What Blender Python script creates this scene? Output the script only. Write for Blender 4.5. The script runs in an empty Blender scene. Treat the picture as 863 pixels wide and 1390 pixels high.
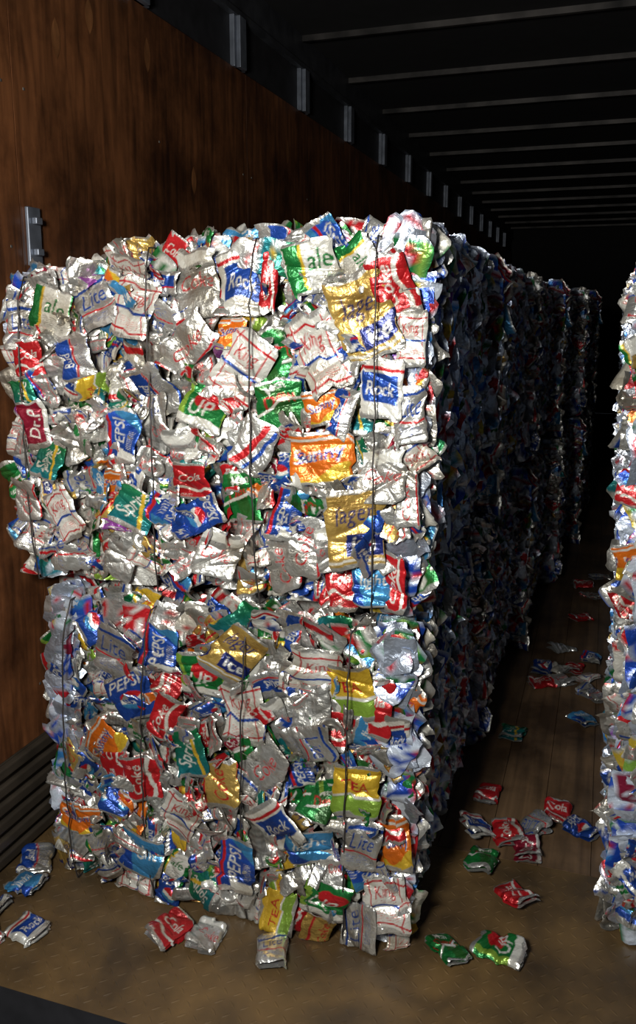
import bpy, math
import numpy as np
from mathutils import Vector, Matrix
scene = bpy.context.scene
RNG = np.random.default_rng(7)

# ------------------------------------------------------------------ materials
def new_mat(name):
    m = bpy.data.materials.new(name); m.use_nodes = True
    nt = m.node_tree; b = nt.nodes["Principled BSDF"]
    return m, nt, b
def N(nt, t, **kw):
    n = nt.nodes.new(t)
    for k, v in kw.items(): setattr(n, k, v)
    return n
def ramp(nt, stops):
    r = N(nt, "ShaderNodeValToRGB"); cr = r.color_ramp
    while len(cr.elements) < len(stops): cr.elements.new(0.5)
    for e, (p, c) in zip(cr.elements, stops):
        e.position = p; e.color = (*c, 1)
    return r
def coords(nt, scale):
    tc = N(nt, "ShaderNodeTexCoord"); mp = N(nt, "ShaderNodeMapping")
    mp.inputs["Scale"].default_value = scale
    nt.links.new(tc.outputs["Object"], mp.inputs["Vector"])
    return mp
def simple(name, col, rough=.5, metal=0., nscale=12, var=.35, bump=.1, stretch=(1,1,1)):
    m, nt, b = new_mat(name)
    mp = coords(nt, stretch)
    no = N(nt, "ShaderNodeTexNoise"); no.inputs["Scale"].default_value = nscale; no.inputs["Detail"].default_value = 8
    nt.links.new(mp.outputs[0], no.inputs["Vector"])
    r = ramp(nt, [(.3, tuple(c*(1-var) for c in col)), (.7, tuple(c*(1+var) for c in col))])
    nt.links.new(no.outputs["Fac"], r.inputs[0]); nt.links.new(r.outputs[0], b.inputs["Base Color"])
    b.inputs["Roughness"].default_value = rough; b.inputs["Metallic"].default_value = metal
    bp = N(nt, "ShaderNodeBump"); bp.inputs["Strength"].default_value = bump; bp.inputs["Distance"].default_value = .01
    nt.links.new(no.outputs["Fac"], bp.inputs["Height"]); nt.links.new(bp.outputs[0], b.inputs["Normal"])
    return m

def can_material():
    m, nt, b = new_mat("crushed_aluminium_print")
    at = N(nt, "ShaderNodeAttribute", attribute_name="Col")
    mp = coords(nt, (1, 1, 1))
    vo = N(nt, "ShaderNodeTexVoronoi", feature='F1', distance='MANHATTAN'); vo.inputs["Scale"].default_value = 52
    n1 = N(nt, "ShaderNodeTexNoise"); n1.inputs["Scale"].default_value = 26; n1.inputs["Detail"].default_value = 5
    mixv = N(nt, "ShaderNodeVectorMath", operation='MULTIPLY_ADD')
    mixv.inputs[1].default_value = (.05, .05, .05)
    nt.links.new(mp.outputs[0], n1.inputs["Vector"])
    nt.links.new(n1.outputs["Color"], mixv.inputs[0]); nt.links.new(mp.outputs[0], mixv.inputs[2])
    nt.links.new(mixv.outputs[0], vo.inputs["Vector"])
    bp = N(nt, "ShaderNodeBump"); bp.inputs["Strength"].default_value = .42; bp.inputs["Distance"].default_value = .0035
    ad = N(nt, "ShaderNodeMath", operation='ADD')
    nt.links.new(vo.outputs["Distance"], ad.inputs[0]); nt.links.new(n1.outputs["Fac"], ad.inputs[1])
    nt.links.new(ad.outputs[0], bp.inputs["Height"]); nt.links.new(bp.outputs[0], b.inputs["Normal"])
    n2 = N(nt, "ShaderNodeTexNoise"); n2.inputs["Scale"].default_value = 9; n2.inputs["Detail"].default_value = 9
    nt.links.new(mp.outputs[0], n2.inputs["Vector"])
    r = ramp(nt, [(.32, (.55, .50, .42)), (.56, (1, 1, .97))])
    nt.links.new(n2.outputs["Fac"], r.inputs[0])
    mx = N(nt, "ShaderNodeMixRGB", blend_type='MULTIPLY'); mx.inputs[0].default_value = 1
    nt.links.new(at.outputs["Color"], mx.inputs[1]); nt.links.new(r.outputs[0], mx.inputs[2])
    nt.links.new(mx.outputs[0], b.inputs["Base Color"])
    nt.links.new(at.outputs["Alpha"], b.inputs["Metallic"])
    b.inputs["Roughness"].default_value = .31
    return m
CAN = can_material()
WIRE = simple("baling_wire_steel", (.045, .04, .038), .5, .6)

# ------------------------------------------------------------------ label art
LH, LW = 96, 64
gv, gu = np.meshgrid((np.arange(LH)+.5)/LH, (np.arange(LW)+.5)/LW, indexing='ij')   # v up, u right
ASP = .66
TXT = {}
def text_tris(word, shear):
    key = (word, shear)
    if key in TXT: return TXT[key]
    cu = bpy.data.curves.new("t", 'FONT'); cu.body = word; cu.shear = shear; cu.offset = .004
    cu.resolution_u = 3
    ob = bpy.data.objects.new("t", cu); scene.collection.objects.link(ob)
    dg = bpy.context.evaluated_depsgraph_get()
    me = ob.evaluated_get(dg).to_mesh(); me.calc_loop_triangles()
    v = np.array([p.co[:2] for p in me.vertices]); t = np.array([lt.vertices[:] for lt in me.loop_triangles])
    ob.evaluated_get(dg).to_mesh_clear()
    bpy.data.objects.remove(ob); bpy.data.curves.remove(cu)
    c = (v.max(0)+v.min(0))/2; s = v.max(0)-v.min(0)
    v = (v-c)/s[1]
    TXT[key] = (v, t, s[0]/s[1]); return TXT[key]
def text_mask(word, cx, cy, length, rot=0, shear=0., tall=1.):
    v, t, asp = text_tris(word, shear)
    length = length*.88
    s = length/asp
    p = v*np.array([s, s*tall]); a = math.radians(rot); ca, sa = math.cos(a), math.sin(a)
    p = np.stack([p[:, 0]*ca-p[:, 1]*sa, p[:, 0]*sa+p[:, 1]*ca], 1)
    X = (p[:, 0]/ASP+cx)*LW-.5; Y = (p[:, 1]+cy)*LH-.5
    m = np.zeros((LH, LW), bool)
    for a_, b_, c_ in t:
        xs = X[[a_, b_, c_]]; ys = Y[[a_, b_, c_]]
        x0, x1 = max(0, int(xs.min())), min(LW-1, int(xs.max())+1)
        y0, y1 = max(0, int(ys.min())), min(LH-1, int(ys.max())+1)
        if x1 < x0 or y1 < y0: continue
        yy, xx = np.mgrid[y0:y1+1, x0:x1+1]
        d = (ys[1]-ys[2])*(xs[0]-xs[2])+(xs[2]-xs[1])*(ys[0]-ys[2])
        if abs(d) < 1e-9: continue
        l0 = ((ys[1]-ys[2])*(xx-xs[2])+(xs[2]-xs[1])*(yy-ys[2]))/d
        l1 = ((ys[2]-ys[0])*(xx-xs[2])+(xs[0]-xs[2])*(yy-ys[2]))/d
        e = .03
        m[y0:y1+1, x0:x1+1] |= (l0 > -e) & (l1 > -e) & (1-l0-l1 > -e)
    return m
SIL = (.70, .71, .72, .84)
def blank(c):
    a = np.empty((LH, LW, 4)); a[:] = c; return a
def put(a, m, c): a[m] = c
def ends(a, t=.07):
    put(a, (gv < t) | (gv > 1-t*.8), SIL); return a
def fine(a, x0, x1, y0, y1, c, seed):
    r = np.random.default_rng(seed)
    n = int((y1-y0)*LH/3)
    for k in range(n):
        y = int(y0*LH)+k*3
        for x in range(int(x0*LW), int(x1*LW)):
            if r.random() < .7: a[y:y+1, x] = c
RED=(.46,.014,.02,.4); WHT=(.70,.71,.70,.45); BLU=(.014,.06,.34,.5); NAV=(.01,.02,.14,.4); GRN=(.012,.17,.04,.5)
ORG=(.66,.15,.012,.4); YEL=(.66,.44,.04,.45); GLD=(.56,.38,.11,.65); BLK=(.02,.02,.02,.1); CYA=(.05,.24,.52,.5); LIM=(.22,.38,.05,.45)
MAR=(.22,.01,.03,.4)
L = {}
def lab(name, a): L[name] = ends(a)
a = blank(RED); put(a, np.abs(gu-.75-.1*np.sin(gv*7)) < .06, WHT); put(a, text_mask("Coke", .4, .5, .72, 90, .3, 1.0), WHT); lab("red1", a)
a = blank(RED); put(a, np.abs(gv-.3-.06*np.sin(gu*7)) < .035, WHT); put(a, text_mask("Cola", .5, .62, .5, 8, .3, 1.2), WHT); fine(a,.1,.5,.1,.22,WHT,1); lab("red2", a)
a = blank(SIL); put(a, text_mask("Coke", .5, .48, .75, 90, .3, 1.0), RED); put(a, text_mask("diet", .2, .3, .3, 90), BLK); put(a, gu > .93, RED); fine(a,.78,.92,.15,.8,(.3,.3,.3,.5),9); lab("diet", a)
a = blank(SIL); put(a, gv > .75, WHT); put(a, text_mask("Coke", .52, .5, .52, 0, .3, 1.5), RED); put(a, text_mask("diet", .4, .72, .22), BLK); fine(a,.1,.6,.12,.3,(.3,.3,.3,.3),2); lab("diet2", a)
a = blank(BLU); cc = ((gu-.5)*ASP)**2+(gv-.42)**2 < .19**2
put(a, cc, WHT); put(a, cc & (gv > .47+.04*np.sin(gu*9)), RED); put(a, cc & (gv < .37+.04*np.sin(gu*9)), CYA)
put(a, text_mask("PEPSI", .5, .78, .55, 0, .1, 1.3), WHT); lab("pep", a)
a = blank(BLU); a[..., :3] *= (.6+1.2*gv)[..., None]; put(a, text_mask("PEPSI", .45, .5, .7, 90, .15, 1.1), WHT); put(a, np.abs(gu-.12) < .05, RED); put(a, gv+gu*.5>1.1, CYA); put(a, (gv<.2)&(gu>.4), WHT); fine(a,.7,.9,.25,.6,WHT,31); lab("pep2", a)
a = blank(CYA); put(a, text_mask("light", .5, .6, .5, 0, .2, 1.5), WHT); put(a, gu+gv*.5 < .4, BLU); put(a, gu-gv*.3 > .8, SIL); lab("cyan", a)
a = blank(GRN); put(a, np.abs(gu+gv*.6-.8) < .18, (.02,.1,.02,.4)); put(a, text_mask("Dew", .5, .6, .5, 15, 0, 1.6), RED); put(a, text_mask("Mtn", .45, .82, .3, 15, 0, 1.3), WHT)
put(a, np.abs(gv-.35-.3*gu) < .03, WHT); lab("dew", a)
a = blank(GRN); a[..., 2] += (.2*(1-gv)); put(a, text_mask("Sprite", .5, .55, .8, 70, .1, 1.2), WHT); put(a, np.abs(gu-.85+gv*.3) < .05, YEL); lab("spr", a)
a = blank(GRN); cc = ((gu-.6)*ASP)**2+(gv-.6)**2; put(a, cc < .2**2, RED); put(a, text_mask("UP", .5, .42, .4, 0, .1, 1.4), WHT); put(a, gu < .15, LIM); put(a, gv<.22, WHT); lab("up", a)
a = blank(ORG); put(a, text_mask("Sunny", .5, .55, .62, 12, .1, 1.7), WHT); put(a, text_mask("Sunny", .52, .53, .56, 12, .1, 1.4), BLU); put(a, gv+.15*np.sin(gu*5) < .25, YEL); put(a, np.abs(gv-.86) < .03, WHT); lab("org", a)
a = blank(WHT); put(a, np.abs(np.abs(gu-.5)-.36) < .02, RED); put(a, np.abs(np.abs(gv-.5)-.36) < .014, RED); put(a, text_mask("King", .5, .66, .40, 8, .3, 1.4), RED); put(a, np.abs(gv-.45) < .02, BLU)
fine(a,.22,.78,.2,.38,(.5,.12,.12,.2),3); fine(a,.25,.75,.5,.58,(.3,.1,.12,.2),33); lab("bud", a)
a = blank(GLD); put(a, (gv < .42) & (gv > .17) & (gu > .35), NAV); put(a, text_mask("lager", .5, .64, .5, 0, .1, 1.5), NAV); fine(a,.1,.9,.74,.9,(.3,.15,.04,.5),4); put(a,(np.abs(gv-.12)<.02),WHT)
put(a, text_mask("ice", .67, .3, .3, 0, 0, 1), WHT); lab("gold", a)
a = blank(GLD); put(a, text_mask("Coke", .5, .5, .75, 90, .3, 1.0), RED); put(a, gu < .1, RED); lab("gold2", a)
a = blank(SIL); put(a, text_mask("Lite", .5, .6, .5, 8, .2, 1.5), BLU); put(a, np.abs(gv-.35) < .02, RED); fine(a,.2,.8,.14,.3,BLU,5); put(a, np.abs(gv-.8-.1*gu)<.03, BLU); lab("lite", a)
a = blank(MAR); put(a, text_mask("Dr.P", .5, .5, .7, 80, .1, 1.2), WHT); put(a, gu > .85, WHT); lab("mar", a)
a = blank(YEL); put(a, gv < .4, LIM); put(a, text_mask("TEA", .5, .6, .45, 0, 0, 1.3), RED); put(a, np.abs(gv-.4) < .03, WHT); lab("tea", a)
a = blank(WHT); put(a, gu < .3, GRN); put(a, text_mask("ale", .65, .6, .35, 0, .2, 1.6), GRN); fine(a,.4,.9,.15,.4,(.1,.1,.1,.2),6); put(a, np.abs(gu-.33)<.03, YEL); lab("ale", a)
a = blank(WHT); put(a, (gv > .25) & (gv < .75) & (np.abs(gu-.5) < .4), BLU); put(a, text_mask("Rock", .5, .5, .48, 0, .2, 1.6), WHT); put(a, np.abs(gv-.82) < .03, RED); lab("rock", a)
a = blank(SIL); a[..., :3] *= (.9+.2*np.sin(gv*40))[..., None]; lab("bare", a)
a = blank(SIL); a[..., :3] *= .8; lab("bare2", a)
a = blank(WHT); fine(a,.1,.9,.1,.9,(.25,.25,.27,.3),8); put(a,(np.abs(gu-.7)<.12)&(np.abs(gv-.3)<.14)&((gu*LW).astype(int)%3==0),BLK); put(a, gv>.8, RED); lab("print", a)
a = blank(SIL); put(a, np.abs(gu-.2-.5*gv)<.1, RED); put(a, np.abs(gu-.5-.5*gv)<.06, BLU); fine(a,.1,.5,.6,.9,BLK,12); lab("strip", a)
a = blank(SIL); put(a, np.abs(gv-.5)<.15, GRN); put(a, np.abs(gv-.5)<.03, WHT); fine(a,.2,.8,.7,.85,GRN,14); lab("gband", a)
a = blank(SIL); put(a, gu<.45, BLU); put(a, np.abs(gu-.5)<.03, RED); fine(a,.55,.9,.2,.8,NAV,15); put(a, text_mask("Bud", .25, .5, .4, 90, .2, 1.2), WHT); lab("bband", a)
a = blank((.25,.06,.32,.4)); put(a, text_mask("Grape", .5, .5, .7, 90, 0, 1.3), WHT); lab("grape", a)
NAMES = ["red1","red2","diet","diet2","pep","pep2","cyan","dew","spr","up","org","bud","gold","gold2","lite","mar","tea","ale","rock","bare","bare2","print","strip","gband","bband","grape"]
WTS = np.array([4,4,10,8,6,6,5,4.5,4.5,3.2,3.2,8,2.5,2,9,2.5,2.5,4,6,10,4.5,6.5,6,3.5,6,.8]); WTS = WTS/WTS.sum()
SW = WTS.copy()
for n_ in ("bare","bare2","diet","strip","bband"): SW[NAMES.index(n_)] *= 1.6
SW /= SW.sum()
def sample(name, u, v, du=0.):
    a = L[name]
    x = ((u+du) % 1.0)*LW-.5; y = np.clip(v, 0, .999)*LH-.5
    x = np.clip(x, 0, LW-1.001); y = np.clip(y, 0, LH-1.001)
    x0 = x.astype(int); y0 = y.astype(int); fx = (x-x0)[..., None]; fy = (y-y0)[..., None]
    return (a[y0, x0]*(1-fx)+a[y0, x0+1]*fx)*(1-fy)+(a[y0+1, x0]*(1-fx)+a[y0+1, x0+1]*fx)*fy

# ------------------------------------------------------------------ mesh builder
class Builder:
    def __init__(s): s.V=[]; s.F=[]; s.C=[]; s.n=0
    def grid(s, P, C):
        nu, nv = P.shape[:2]
        idx = np.arange(nu*nv).reshape(nu, nv)+s.n
        q = np.stack([idx[:-1, :-1], idx[1:, :-1], idx[1:, 1:], idx[:-1, 1:]], -1).reshape(-1, 4)
        s.V.append(P.reshape(-1, 3)); s.C.append(C.reshape(-1, 4)); s.F.append(q); s.n += nu*nv
    def mesh(s, name, mat, smooth=True, color=True, zmin=None):
        V = np.concatenate(s.V).astype(np.float32); F = np.concatenate(s.F).astype(np.int32)
        if zmin is not None: V[:, 2] = np.maximum(V[:, 2], zmin)
        me = bpy.data.meshes.new(name)
        me.vertices.add(len(V)); me.vertices.foreach_set("co", V.ravel())
        me.loops.add(F.size); me.loops.foreach_set("vertex_index", F.ravel())
        me.polygons.add(len(F)); me.polygons.foreach_set("loop_start", np.arange(0, F.size, 4, dtype=np.int32))
        me.polygons.foreach_set("use_smooth", np.full(len(F), smooth))
        me.update(calc_edges=True)
        if color:
            at = me.color_attributes.new("Col", 'FLOAT_COLOR', 'POINT')
            at.data.foreach_set("color", np.concatenate(s.C).astype(np.float32).ravel())
        me.materials.append(mat); return me
def tri(x): return 2*np.abs(2*(x-np.floor(x+.5)))-1
def pl(rng, t, n, amp):   # irregular piecewise-linear fold profile
    k = np.sort(np.concatenate([[-1, 1], rng.uniform(-1, 1, n)])); return np.interp(t, k, rng.uniform(-amp, amp, n+2))
def facets(rng, px, py, slope, n, spread=.6):
    def g():
        z = None
        for k in range(n):
            a, b = rng.normal(0, slope, 2); c = -a*rng.uniform(-spread, spread)-b*rng.uniform(-spread, spread)
            q = a*px+b*py+c; z = q if z is None else np.maximum(z, q)
        return z
    return g()-g()
def can_shape(rng, nu, nv, W, Ln, crush=1., label="diet", du=0., thick=.005, warp=1.):
    uu = np.linspace(-1, 1, nu); uu = np.sign(uu)*np.abs(uu)**.9
    vv = np.linspace(-1, 1, nv)
    U, Vv = np.meshgrid(uu, vv, indexing='ij')
    neck = 1-.14*np.clip((np.abs(Vv)-.86)/.14, 0, 1)
    waist = 1-.12*crush*rng.random()*np.exp(-np.abs(Vv-rng.uniform(-.5, .5))/.25)
    wl = 1+pl(rng, Vv, 4, .08*crush); wr = 1+pl(rng, Vv, 4, .08*crush)
    x = W/2*U*neck*waist*np.where(U < 0, wl, wr); x = x+W*pl(rng, Vv, 2, .07*crush)
    y = Ln/2*Vv*(1+pl(rng, U, 3, .06*crush)*np.abs(Vv)); y = y+Ln*pl(rng, U, 2, .04*crush)
    z = thick*(1-np.abs(U)**9)*(1-.5*np.abs(Vv)**10)
    px, py = x/.05, y/.05
    z = z+crush*np.clip(facets(rng, px, py, .0042, 4, .8), -.018, .018)
    z = z+crush*.0016*np.minimum(tri(.35*px+rng.random()+.2*py), tri(.5*py-.22*px+rng.random()))*rng.random()
    z = z+crush*np.clip(facets(rng, px*3, py*3, .0009, 6, 2.5), -.006, .006)
    for k in range(3):
        an = rng.normal(math.pi/2, .5); d = (px*math.cos(an)+py*math.sin(an))-rng.uniform(-1, 1)
        z = z-rng.uniform(.002, .009)*crush*np.exp(-np.abs(d)/rng.uniform(.08, .25))
    # printing is creased along with the metal
    cu_ = (U+1)/2*.98+.01+pl(rng, Vv, 3, .06*warp)+pl(rng, U, 2, .03*warp)
    cv_ = np.clip((Vv+1)/2+pl(rng, U, 3, .06*warp)+pl(rng, Vv, 2, .03*warp), .005, .995)
    cv_ = np.where(np.abs(Vv) > .93, (Vv+1)/2, cv_)
    col = sample(label, cu_, cv_, du)
    return np.stack([x, y, z], -1), col
def lid_shape(rng, R):
    r = np.linspace(0.02, 1, 12); th = np.linspace(0, 2*math.pi, 26)
    Rr, T = np.meshgrid(r, th, indexing='ij'); Rr = Rr[::-1]
    z = .004*(np.abs(Rr-.88) < .09)+.002*np.sin(Rr*20)-.003*(Rr < .8)
    x = R*Rr*np.cos(T); y = R*Rr*np.sin(T)*rng.uniform(.6, 1)
    a = rng.uniform(0, 3.1); d = (x*math.cos(a)+y*math.sin(a))/R
    z = z-.014*rng.random()*np.abs(d)+.003*tri(d*1.3+rng.random())
    c = np.empty(x.shape+(4,)); c[:] = (.70, .71, .72, .84)
    c[(Rr < .35) & (np.abs(np.sin(T)) < .6)] = (.25, .25, .27, .8)
    return np.stack([x, y, z], -1), c
def rot(ax, a):
    c, s = math.cos(a), math.sin(a)
    return np.array({'x': [[1,0,0],[0,c,-s],[0,s,c]], 'y': [[c,0,s],[0,1,0],[-s,0,c]], 'z': [[c,-s,0],[s,c,0],[0,0,1]]}[ax])
FR = {'front': np.array([[1,0,0],[0,0,-1],[0,1,0]], float), 'up': np.eye(3)}
def pose(P, base, rz, tx, ty, T):
    R = base @ rot('x', tx) @ rot('y', ty) @ rot('z', rz)
    return P @ R.T + np.array(T)

def make_bale(name, w, d, h, seed, heroes=(), front_res=(26, 36), step=.016, spacing=.08, ztop=None, lean=0., frag=1., dull=1., roundbot=True):
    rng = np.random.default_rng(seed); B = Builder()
    ph = rng.random(6)*6; D = np.array([dull, dull*.985, dull*.95, 1])
    top = ztop or (lambda x: h)
    def fy(x, z):
        zz = (z-h/2)/(h/2)
        e = max(abs(x)/(w/2), 0)**8*.03+abs(zz)**6*.075*(1 if (zz > 0 and ztop is None) or (zz < 0 and roundbot) else .3)*(0 if zz < 0 and not roundbot else 1)
        return -d/2+e+lean*max(0, z/h)+.013*math.sin(x*5+ph[0])+.013*math.sin(z*6+ph[1])+.009*math.sin(x*13+z*11+ph[2])
    def put_can(x, z, W, Ln, rz, lb, off, res, tilt, crush=1., du=0., warp=1.3):
        P, C = can_shape(rng, res[0], res[1], W, Ln, crush, lb, du, .005, warp)
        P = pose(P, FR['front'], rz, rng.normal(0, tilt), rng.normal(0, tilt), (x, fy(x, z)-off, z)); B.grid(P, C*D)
    for layer in range(2):
        nx = int(round(w/spacing)); nz = int(round(h/spacing))
        for i in range(nx+1):
            for j in range(nz+1):
                x = -w/2+.015+(w-.03)*(i+rng.uniform(-.4, .4)+(.5 if j % 2 else 0))/(nx+.5)
                zt = top(x)
                z = .03+(zt-.05)*(j+rng.uniform(-.4, .4))/nz
                x = min(max(x, -w/2+.035), w/2-.045)
                z = min(max(z, .04), zt-.035)
                if layer == 0:
                    put_can(x, z, rng.uniform(.08, .11), rng.uniform(.1, .14), rng.uniform(0, 6.3), rng.choice(NAMES, p=WTS), rng.uniform(-.075, -.04), (12, 16), .3)
                    continue
                near = any((x-hh[0])**2+(z-hh[1])**2 < .062**2 for hh in heroes)
                if near and rng.random() < .4: continue
                off = rng.uniform(-.034, .012)-(.033 if near else 0)
                if rng.random() < .09:
                    P, C = lid_shape(rng, rng.uniform(.03, .042))
                    P = pose(P, FR['front'], rng.uniform(0, 6), rng.normal(0, .5), rng.normal(0, .5), (x, fy(x, z)-off-.008, z)); B.grid(P, C*D)
                rz = rng.normal(0, .5) if rng.random() < .5 else rng.uniform(0, 6.3)
                big = rng.random() < .15
                put_can(x, z, rng.uniform(.06, .095)*(1.15 if big else 1), rng.uniform(.085, .14)*(1.1 if big else 1), rz, rng.choice(NAMES, p=WTS), off, front_res,
                        .45 if rng.random() < .3 else .17, rng.uniform(.8, 1.7), rng.uniform(-.3, .3) if rng.random() < .4 else rng.random())
    for k in range(int(230*w*h*frag)):
        x = rng.uniform(-w/2+.03, w/2-.05); z = rng.uniform(.04, top(x)-.02)
        if any((x-hh[0])**2+(z-hh[1])**2 < .045**2 for hh in heroes): continue
        put_can(x, z, rng.uniform(.028, .055), rng.uniform(.06, .12), rng.uniform(0, 6.3), rng.choice(NAMES, p=SW), rng.uniform(-.014, .014), (16, 24), .45, rng.uniform(.8, 1.8), rng.random())
    for (x, z, W, Ln, r, lb) in heroes:
        put_can(x, z, W, Ln, math.radians(r), lb, .014+rng.uniform(0, .006), (42, 60), .07, 1.1, 0, 1.)
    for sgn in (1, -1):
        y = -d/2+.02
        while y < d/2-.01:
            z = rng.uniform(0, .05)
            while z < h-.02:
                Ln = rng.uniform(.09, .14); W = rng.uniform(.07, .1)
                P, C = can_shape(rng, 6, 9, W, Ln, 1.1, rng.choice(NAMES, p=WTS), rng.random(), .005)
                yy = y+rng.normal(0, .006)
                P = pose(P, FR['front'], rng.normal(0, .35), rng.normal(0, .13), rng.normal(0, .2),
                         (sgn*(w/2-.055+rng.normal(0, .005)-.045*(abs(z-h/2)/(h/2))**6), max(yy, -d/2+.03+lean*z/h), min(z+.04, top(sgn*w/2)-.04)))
                B.grid(P, C*np.array([.8, .9, 1.12, 1])); z += rng.uniform(.06, .1)  # side cans tinted darker and bluer: aisle shade put into their colour
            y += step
    y = -d/2+.03+lean
    while y < d/2-.01:
        x = -w/2+.05
        while x < w/2-.045:
            P, C = can_shape(rng, 6, 9, .085, .105, 1.1, rng.choice(NAMES, p=WTS), rng.random(), .005)
            P = pose(P, FR['front'], rng.uniform(0, 6.3), rng.normal(0, .2), rng.normal(0, .15), (x, y, top(x)-.058+rng.normal(0, .006)))
            B.grid(P, C); x += rng.uniform(.07, .1)
        y += step*1.5
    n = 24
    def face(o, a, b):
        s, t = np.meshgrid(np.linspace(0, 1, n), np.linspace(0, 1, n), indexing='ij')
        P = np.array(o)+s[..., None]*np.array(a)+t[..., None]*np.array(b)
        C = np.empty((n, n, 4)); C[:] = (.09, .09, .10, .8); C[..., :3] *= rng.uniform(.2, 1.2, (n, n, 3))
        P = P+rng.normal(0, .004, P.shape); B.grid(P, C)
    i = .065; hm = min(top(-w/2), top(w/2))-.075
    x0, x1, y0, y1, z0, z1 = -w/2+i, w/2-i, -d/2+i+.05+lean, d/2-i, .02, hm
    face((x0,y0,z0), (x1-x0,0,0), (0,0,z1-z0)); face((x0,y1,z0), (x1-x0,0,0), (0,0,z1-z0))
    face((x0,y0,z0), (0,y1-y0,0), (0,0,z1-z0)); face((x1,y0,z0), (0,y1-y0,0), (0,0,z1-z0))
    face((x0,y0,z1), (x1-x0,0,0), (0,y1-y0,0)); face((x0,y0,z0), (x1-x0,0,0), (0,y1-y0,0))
    return B.mesh(name, CAN, True, True, .004)
def wires(name, w, d, h, xs, seed, ztop=None, lean=0.):
    rng = np.random.default_rng(seed); B = Builder(); top = ztop or (lambda x: h)
    for x in xs:
        pts = []; n = 30; dx = rng.normal(0, .014); o = .037; tz = top(x)-.012
        for k in range(n):
            f = k/(n-1); rr = max(0, f-.93)/.07
            pts.append((x+dx*math.sin(f*3)+rng.normal(0, .0015), -d/2-o+lean*f+.02*(abs(f-.5)*2)**4+.015*rr*rr+rng.normal(0, .002), .01+(tz-.01)*f))
        for k in range(1, 12): pts.append((x+rng.normal(0, .002), -d/2+lean+(d-lean)*k/12, tz+.004))
        for k in range(10): pts.append((x, d/2+.005, .01+(tz-.01)*(1-k/9)))
        pts.append((x, -d/2, .006)); pts.append(pts[0])
        p = np.array(pts); t = np.gradient(p, axis=0); t /= np.linalg.norm(t, axis=1)[:, None]+1e-9
        s = np.cross(t, np.array([1., 0, 0])); s /= np.linalg.norm(s, axis=1)[:, None]+1e-9; q = np.cross(t, s)
        th = np.linspace(0, 2*math.pi, 7)
        P = p[:, None]+.0022*(np.cos(th)[None, :, None]*s[:, None]+np.sin(th)[None, :, None]*q[:, None])
        B.grid(P, np.ones(P.shape[:2]+(4,)))
    return B.mesh(name, WIRE, True, False, .002)
def link(name, me, loc=(0,0,0), parent=None):
    o = bpy.data.objects.new(name, me); scene.collection.objects.link(o); o.location = loc
    if parent: o.parent = parent
    return o

# ------------------------------------------------------------------ front bales (world x,z converted to local)
YF = 1.955
def loc_h(lst, cx, zb): return [(x-cx, z-zb, W, Ln, r, lb) for x, z, W, Ln, r, lb in lst]
HA = [(-.548,1.655,.145,.215,25,"gold"),(-.555,1.14,.14,.2,0,"gold"),(-.67,1.765,.13,.13,10,"ale"),(-.475,1.72,.10,.15,15,"red1"),(-.655,1.57,.12,.2,22,"bud"),
 (-.497,1.48,.11,.14,-5,"rock"),(-.755,1.435,.12,.13,10,"dew"),(-.955,1.43,.13,.13,-15,"up"),(-.645,1.31,.16,.13,0,"org"),(-.50,1.275,.13,.13,5,"diet2"),
 (-1.0,1.23,.11,.10,3,"red2"),(-.86,1.20,.11,.14,5,"dew"),(-.87,1.73,.12,.16,0,"rock"),(-.985,1.73,.12,.17,0,"diet2"),(-.79,1.74,.045,.17,-3,"red1"),
 (-1.0,1.58,.10,.17,-48,"diet"),(-.86,1.52,.13,.19,-35,"bud"),(-1.19,1.34,.10,.14,0,"pep2"),(-1.33,1.545,.10,.12,10,"bband"),(-1.15,1.67,.12,.15,-10,"bud"),
 (-1.475,1.54,.09,.1,5,"red2"),(-1.46,1.36,.08,.13,10,"mar"),(-1.42,1.27,.09,.11,-20,"spr"),(-1.5,1.43,.07,.12,15,"spr"),(-1.155,1.15,.13,.11,-20,"spr"),(-.98,1.14,.09,.14,-62,"pep"),
 (-.93,1.04,.12,.13,-12,"diet2"),(-.735,1.165,.075,.15,-15,"pep2"),(-.685,1.08,.10,.16,-12,"diet"),(-.76,1.02,.10,.14,20,"diet"),(-.51,1.0,.10,.11,0,"cyan"),(-.455,1.01,.06,.15,0,"red1"),
 (-.65,1.43,.09,.09,10,"org"),(-.595,1.42,.06,.13,-15,"bband"),(-.89,1.61,.08,.08,0,"org"),(-.53,1.82,.10,.09,70,"lite"),(-.43,1.60,.07,.13,0,"bud"),(-.57,1.79,.09,.10,-60,"ale"),
 (-1.40,1.66,.12,.13,-15,"ale"),(-1.28,1.68,.13,.13,25,"lite"),(-.43,1.42,.08,.14,5,"lite"),(-.43,1.22,.06,.14,5,"diet"),(-1.5,1.63,.09,.13,-10,"lite"),
 (-1.38,1.12,.1,.15,30,"bud"),(-1.22,1.02,.09,.15,-20,"bare"),(-1.5,1.15,.09,.12,0,"diet"),(-.82,1.33,.10,.14,-30,"strip"),(-1.1,1.46,.10,.14,20,"bband"),(-.60,.985,.08,.14,10,"red2")]
AW, AH, AX, AZ = 1.19, .94, -.977, .91
topA = lambda x: .835+.105*min(1, max(0, (x+AW/2)/.55))+.006*math.sin(x*23)
mA = make_bale("crushed_can_bale", AW, 1.0, AH, 11, loc_h(HA, AX, AZ), (30, 42), .014, .072, topA)
oA = link("crushed_can_bale", mA, (AX, YF+.5, AZ))
link("baling_wires", wires("baling_wires", AW, 1.0, AH, [x-AX for x in (-.511, -.812, -1.107, -1.486)], 1, topA), parent=oA)
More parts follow.
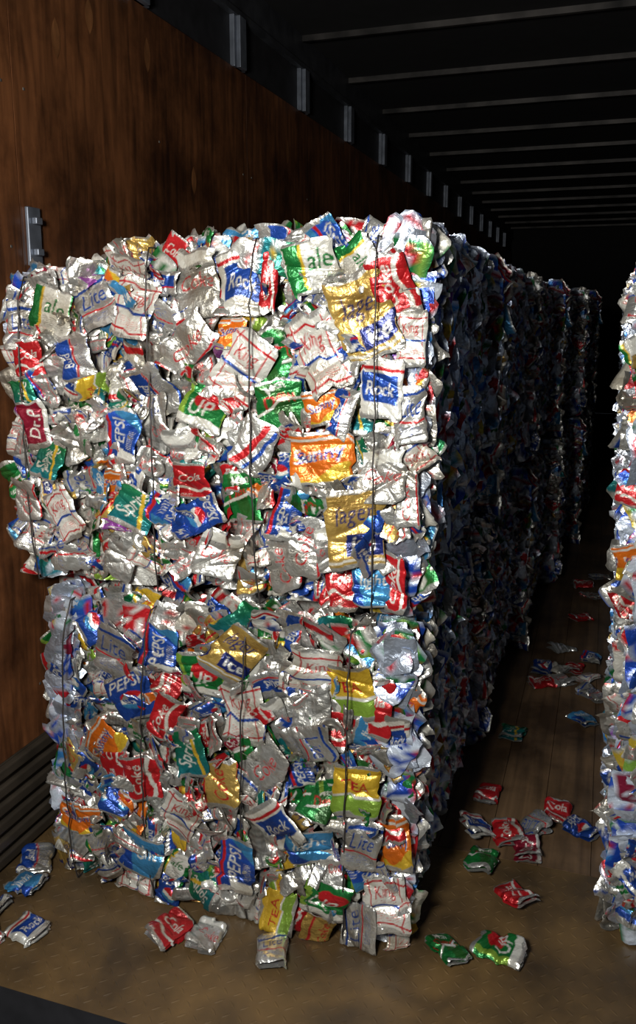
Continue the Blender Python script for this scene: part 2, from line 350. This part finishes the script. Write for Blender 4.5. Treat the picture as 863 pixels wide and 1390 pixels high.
HB = [(-1.13,.75,.11,.13,-8,"pep2"),(-.89,.77,.12,.17,-40,"gold"),(-.99,.69,.14,.13,0,"up"),(-.67,.74,.14,.15,-12,"bud"),(-1.21,.60,.14,.14,30,"pep"),(-.87,.60,.13,.17,5,"bud"),
 (-.575,.70,.13,.15,5,"tea"),(-.52,.67,.12,.16,-3,"red2"),(-1.26,.72,.13,.15,-20,"lite"),(-1.38,.20,.14,.09,0,"org"),(-1.1,.56,.09,.14,-20,"red1"),(-1.17,.14,.14,.12,-10,"cyan"),
 (-.93,.40,.12,.13,15,"gold2"),(-.54,.45,.13,.14,0,"tea"),(-.44,.31,.08,.15,10,"org"),(-.87,.19,.11,.15,0,"pep2"),(-.62,.13,.13,.11,-10,"up"),(-.46,.14,.11,.15,10,"bud"),
 (-1.46,.70,.09,.12,40,"up"),(-1.47,.79,.08,.09,20,"red2"),(-1.30,.44,.12,.13,60,"org"),(-1.05,.28,.12,.14,-30,"bud"),(-.76,.32,.12,.14,40,"rock"),(-.67,.55,.1,.15,-70,"lite"),(-.44,.58,.07,.15,0,"rock"),
 (-1.02,.47,.10,.14,20,"spr"),(-.80,.47,.11,.14,-40,"diet"),(-.66,.27,.13,.1,10,"cyan"),(-.52,.3,.1,.14,-10,"lite"),(-1.18,.36,.12,.14,10,"red1"),(-.53,.06,.13,.10,90,"lite"),(-.75,.07,.12,.1,80,"tea"),(-.98,.08,.12,.09,70,"spr")]
BW, BH, BX = 1.12, .87, -.95
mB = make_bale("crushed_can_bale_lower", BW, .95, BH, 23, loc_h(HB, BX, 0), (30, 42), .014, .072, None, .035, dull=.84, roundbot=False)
oB = link("crushed_can_bale", mB, (BX, YF-.03+.475, 0))
link("baling_wires", wires("baling_wires", BW, .95, BH, [x-BX for x in (-.57, -.85, -1.14, -1.40)], 2, None, .035), parent=oB)
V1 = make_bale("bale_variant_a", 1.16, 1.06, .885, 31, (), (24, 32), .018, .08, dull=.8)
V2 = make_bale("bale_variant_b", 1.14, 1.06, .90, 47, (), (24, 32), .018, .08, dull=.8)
W1 = wires("wires_a", 1.16, 1.06, .885, (-.45, -.15, .15, .45), 3); W2 = wires("wires_b", 1.14, 1.06, .90, (-.45, -.15, .15, .45), 4)
def put_bale(v, right=None, left=None, y=0, z=0):
    me, wi, w = (V1, W1, 1.16) if v else (V2, W2, 1.14)
    cx = right-w/2 if right is not None else left+w/2
    o = link("crushed_can_bale", me, (cx, y+.53, z)); link("baling_wires", wi, parent=o)
lefts = [(3.02,-.365,-.35),(4.12,-.30,-.31),(5.22,-.21,-.24),(6.32,-.12,-.14),(7.42,-.09,-.08),(8.52,-.12,-.1),(9.62,-.1,-.12),(10.72,-.1,-.12)]
for k, (y, xb, xt) in enumerate(lefts):
    put_bale(k % 2 == 0, right=xb, y=y, z=0); put_bale(k % 2 == 1, right=xt, y=y+.02, z=.935)
rights = [(2.12,.078,.055),(3.23,.17,.16),(4.33,.17,.16),(5.43,.17,.17),(6.53,.17,.16),(7.63,.17,.17),(8.73,.17,.16),(9.83,.17,.16)]
for k, (y, xb, xt) in enumerate(rights):
    put_bale(k % 2 == 1, left=xb, y=y, z=0); put_bale(k % 2 == 0, left=xt, y=y+.01, z=.935 if k else .895)

# ------------------------------------------------------------------ loose cans on the floor
loose = [(-.264,3.23,"spr"),(.005,3.43,"cyan"),(-.30,2.747,"red2"),(-.30,2.518,"rock"),(-.203,2.53,"red1"),(-.135,2.58,"lite"),(-.058,2.70,"red2"),(.02,2.64,"pep"),
 (-.266,2.36,"dew"),(-.155,2.22,"red1"),(-.172,2.01,"up"),(-.30,1.96,"dew"),(-1.03,1.79,"red2"),(-.93,1.81,"diet2"),(-1.555,1.93,"bband"),(-1.52,1.83,"cyan"),(-1.40,1.67,"rock"),
 (-1.56,1.72,"pep2"),(-1.5,1.61,"red2"),(-.74,1.82,"lite"),(-.18,3.75,"red1"),(-.1,3.82,"diet2"),(0,3.85,"bud"),(-.05,3.97,"red2"),(-.14,3.93,"print"),(-.2,3.9,"pep"),(.03,3.7,"lite"),
 (-.05,5.3,"red1"),(0,5.1,"diet"),(-.04,4.7,"red2"),(.05,5.5,"lite"),(-.14,2.47,"mar"),(.02,4.1,"pep2"),(-.12,4.2,"bare")]
B = Builder(); rng = np.random.default_rng(5)
for x, y, lb in loose:
    P, C = can_shape(rng, 30, 40, rng.uniform(.08, .095), rng.uniform(.10, .13), 1.5, lb, 0, .012, 1.5)
    C = C*np.array([.85, .85, .85, 1])
    P2, C2 = P.copy(), C.copy(); P2[..., 2] = P2[..., 2]*.15-.010
    R = rng.uniform(-1, 1)+(math.pi/2 if rng.random() < .5 else 0)
    for p, c in ((P, C), (P2, C2)):
        B.grid(pose(p, FR['up'], R, 0, 0, (x, y, .0)), c)
    zmin = min(B.V[-1][:, 2].min(), B.V[-2][:, 2].min()); B.V[-1][:, 2] -= zmin-.003; B.V[-2][:, 2] -= zmin-.003
link("loose_crushed_cans", B.mesh("loose_crushed_cans", CAN))

# ------------------------------------------------------------------ trailer shell
def box_mesh(name, boxes, mat, bevel=0):
    vs, fs = [], []
    for (x0,x1,y0,y1,z0,z1) in boxes:
        n = len(vs)
        vs += [(x0,y0,z0),(x1,y0,z0),(x1,y1,z0),(x0,y1,z0),(x0,y0,z1),(x1,y0,z1),(x1,y1,z1),(x0,y1,z1)]
        fs += [tuple(n+i for i in f) for f in ((0,3,2,1),(4,5,6,7),(0,1,5,4),(1,2,6,5),(2,3,7,6),(3,0,4,7))]
    me = bpy.data.meshes.new(name); me.from_pydata(vs, [], fs); me.materials.append(mat)
    o = link(name, me)
    if bevel:
        b = o.modifiers.new("bevel", 'BEVEL'); b.width = bevel; b.segments = 2
    return o
def wood(name, dark, light, stretch, rough=.45, scale=3., blot=1.7, blotdark=(.28,.25,.22)):
    m, nt, b = new_mat(name)
    mp = coords(nt, stretch)
    n1 = N(nt, "ShaderNodeTexNoise"); n1.inputs["Scale"].default_value = scale; n1.inputs["Detail"].default_value = 12; n1.inputs["Distortion"].default_value = .6
    nt.links.new(mp.outputs[0], n1.inputs["Vector"])
    mp2 = coords(nt, (1, 1, 1)); n2 = N(nt, "ShaderNodeTexNoise"); n2.inputs["Scale"].default_value = blot; n2.inputs["Detail"].default_value = 8; n2.inputs["Roughness"].default_value = .65
    nt.links.new(mp2.outputs[0], n2.inputs["Vector"])
    r1 = ramp(nt, [(.3, dark), (.7, light)]); nt.links.new(n1.outputs["Fac"], r1.inputs[0])
    r2 = ramp(nt, [(.36, blotdark), (.60, (1, 1, 1))]); nt.links.new(n2.outputs["Fac"], r2.inputs[0])
    mx = N(nt, "ShaderNodeMixRGB", blend_type='MULTIPLY'); mx.inputs[0].default_value = 1
    nt.links.new(r1.outputs[0], mx.inputs[1]); nt.links.new(r2.outputs[0], mx.inputs[2]); nt.links.new(mx.outputs[0], b.inputs["Base Color"])
    b.inputs["Roughness"].default_value = rough
    bp = N(nt, "ShaderNodeBump"); bp.inputs["Strength"].default_value = .15; bp.inputs["Distance"].default_value = .005
    nt.links.new(n1.outputs["Fac"], bp.inputs["Height"]); nt.links.new(bp.outputs[0], b.inputs["Normal"])
    return m
PLY = wood("plywood_lining", (.06,.022,.008), (.185,.068,.024), (1, 6, .7), .45, 5, 2.8, (.3,.27,.25))
PATCH = wood("plywood_repair_patch", (.13,.055,.02), (.27,.11,.04), (1, 9, 1.2), .42, 5)
PLANK = wood("floor_hardwood", (.07,.042,.022), (.165,.10,.052), (9, .6, 1), .5, 3, 2.5)
DARKST = simple("dark_painted_steel", (.015,.015,.018), .6, .2)
ROOF = simple("roof_skin", (.005,.005,.006), .8, 0)
ALU = simple("aluminium_post", (.16,.18,.22), .4, .6)
RUST = wood("worn_steel_plate", (.06,.038,.018), (.15,.09,.033), (1, 1, 1), .5, 5, 2.2, (.4,.4,.42))
SLAT = simple("scuff_band_metal", (.05,.04,.03), .5, .4, 8)
XL, XR, YE, Y0, ZT, YS = -1.65, 1.44, 15.5, 1.2, 3.13, 1.5
box_mesh("floor", [(XL+k*.1545+.001, XL+(k+1)*.1545-.001, 2.42, YE, -.06, -.001) for k in range(20)]+[(XL, XR, 2.42, YE, -.08, -.008)], PLANK)
o = box_mesh("wall_left", [(XL-.05, XL-.012, Y0, YE, 0, ZT)], DARKST)
seams = [Y0, 2.17, 3.86, 5.55, 7.24, 8.93, 10.62, 12.31, 14.0, YE]
pan = box_mesh("plywood_panels", [(XL-.012, XL, a+.002, b-.002, .33, 2.745) for a, b in zip(seams[:-1], seams[1:])], PLY); pan.parent = o
vs, fs = [], []
for (py_, pz_, ln) in [(2.392,2.485,.12),(2.58,2.605,.11),(2.95,2.587,.12),(3.3,2.2,.11),(2.75,1.95,.12),(4.4,2.5,.12),(5.0,2.2,.11)]:
    n0 = len(vs); M = 9
    for sx in (-1, 1):
        for k in range(M):
            t_ = -1+2*k/(M-1); vs.append((XL+.0012, py_+sx*(.022*(1-t_*t_)+.0006), pz_+ln/2*t_))
    for k in range(M-1): fs.append((n0+k, n0+M+k, n0+M+k+1, n0+k+1))
me = bpy.data.meshes.new("veneer_patches"); me.from_pydata(vs, [], fs); me.materials.append(PATCH); link("veneer_patches", me, parent=o)
rib = box_mesh("scuff_ribs", [(XL-.012, XL+.018, Y0, YE, .012+k*.055, .045+k*.055) for k in range(6)]+[(XL-.012, XL, Y0, YE, 0, .33)], SLAT, .005); rib.parent = o
post_y = [3.77+.87*k for k in range(-2, 13)]
po = box_mesh("wall_posts", [b for y in post_y for b in ((XL-.012, XL+.03, y-.035, y+.035, 2.745, 2.96), (XL-.012, XL+.012, y-.06, y+.06, 2.745, 2.96))], ALU, .003); po.parent = o
ra = box_mesh("top_rail", [(XL-.012, XL+.02, Y0, YE, 2.96, 2.985), (XL-.012, XL+.006, Y0, YE, 2.985, ZT)], simple("top_rail_metal", (.045,.048,.056), .5, .4)); ra.parent = o
scr = []
for y in [y+dy for y in seams[1:-1] for dy in (-.05, .05)]+[2.17+.85, 3.86+.85]:
    for z in np.arange(.5, 2.75, .45): scr.append((XL, XL+.002, y-.004, y+.004, z-.004, z+.004))
sc = box_mesh("panel_screws", scr, simple("screw_steel", (.12,.11,.1), .5, .6), .001); sc.parent = o
an = box_mesh("lashing_anchor_plate", [(XL, XL+.012, 2.19, 2.25, 1.80, 1.97), (XL+.012, XL+.03, 2.205, 2.235, 1.83, 1.85), (XL+.012, XL+.03, 2.205, 2.235, 1.92, 1.94)], ALU, .003); an.parent = o
box_mesh("wall_right", [(XR, XR+.05, Y0, YE, 0, ZT)], PLY)
box_mesh("wall_back", [(XL-.05, XR+.05, YE, YE+.05, 0, ZT)], ROOF)
box_mesh("ceiling", [(XL-.05, XR+.05, Y0, YE, ZT, ZT+.03)], ROOF)
box_mesh("roof_bows", [b for k in range(-3, 13) for y in [4.64+.87*k] for b in ((XL, XR, y-.02, y+.02, ZT-.006, ZT), (XL, XR, y-.02, y-.014, ZT-.026, ZT-.006), (XL, XR, y-.02, y+.008, ZT-.030, ZT-.026))], simple("roof_bow_steel", (.042,.038,.036), .5, .4, 5, .85))
B = Builder()
s, t = np.meshgrid(np.linspace(XL, XR, 20), np.linspace(YS, 2.418, 10), indexing='ij'); P = np.stack([s, t, s*0-.0012], -1); B.grid(P, np.ones(P.shape[:2]+(4,)))
lt = np.linspace(-1, 1, 7); ls = np.linspace(-1, 1, 4); LS, LT = np.meshgrid(ls, lt, indexing='ij')
for ix, x in enumerate(np.arange(XL+.03, XR-.02, .034)):
    for iy, y in enumerate(np.arange(YS+.03, 2.39, .034)):
        a = .78 if (ix+iy) % 2 else -.78
        lx = LT*.013; ly = LS*.0035*(1-LT**2*.9); lz = .0014*(1-LS**2)*(1-LT**4)
        P = np.stack([x+lx*math.cos(a)-ly*math.sin(a), y+lx*math.sin(a)+ly*math.cos(a), lz-.0012], -1); B.grid(P, np.ones(P.shape[:2]+(4,)))
link("trim_threshold_plate", B.mesh("trim_threshold_plate", RUST, True, False))
box_mesh("floor_rear_sill", [(XL, XR, YS, 2.418, -.12, -.004)], DARKST)
box_mesh("loading_dock_floor", [(-4, 4, -4, YS-.1, -.25, -.14)], simple("dock_concrete", (.03,.03,.03), .8))

# ------------------------------------------------------------------ light
def area(name, loc, tgt, size, power, col):
    l = bpy.data.lights.new(name, 'AREA'); l.size = size; l.energy = power; l.color = col
    o = bpy.data.objects.new(name, l); scene.collection.objects.link(o); o.location = loc
    o.rotation_euler = (Vector(tgt)-Vector(loc)).to_track_quat('-Z', 'Y').to_euler(); return o
area("camera_flash", (-.60, -.1, 1.92), (-.70, 2.0, 1.25), .4, 86, (1, .97, .9))
w = bpy.data.worlds.new("dock_ambient"); scene.world = w; w.use_nodes = True
w.node_tree.nodes["Background"].inputs[0].default_value = (.72, .84, 1, 1); w.node_tree.nodes["Background"].inputs[1].default_value = .065

# ------------------------------------------------------------------ camera
cam = bpy.data.cameras.new("camera"); co = bpy.data.objects.new("camera", cam); scene.collection.objects.link(co)
th = math.atan(.3365); ph = math.atan(220/1150)
F = Vector((-math.sin(th)*math.cos(ph), math.cos(th)*math.cos(ph), -math.sin(ph)))
co.location = (0, 0, 1.65); co.rotation_euler = F.to_track_quat('-Z', 'Y').to_euler()
cam.sensor_fit = 'VERTICAL'; cam.sensor_height = 36; cam.lens = 36*1150/1390; cam.shift_y = -45/1390; cam.clip_start = .05
scene.camera = co
try:
    scene.view_settings.view_transform = 'Standard'
except Exception as e: print(e)
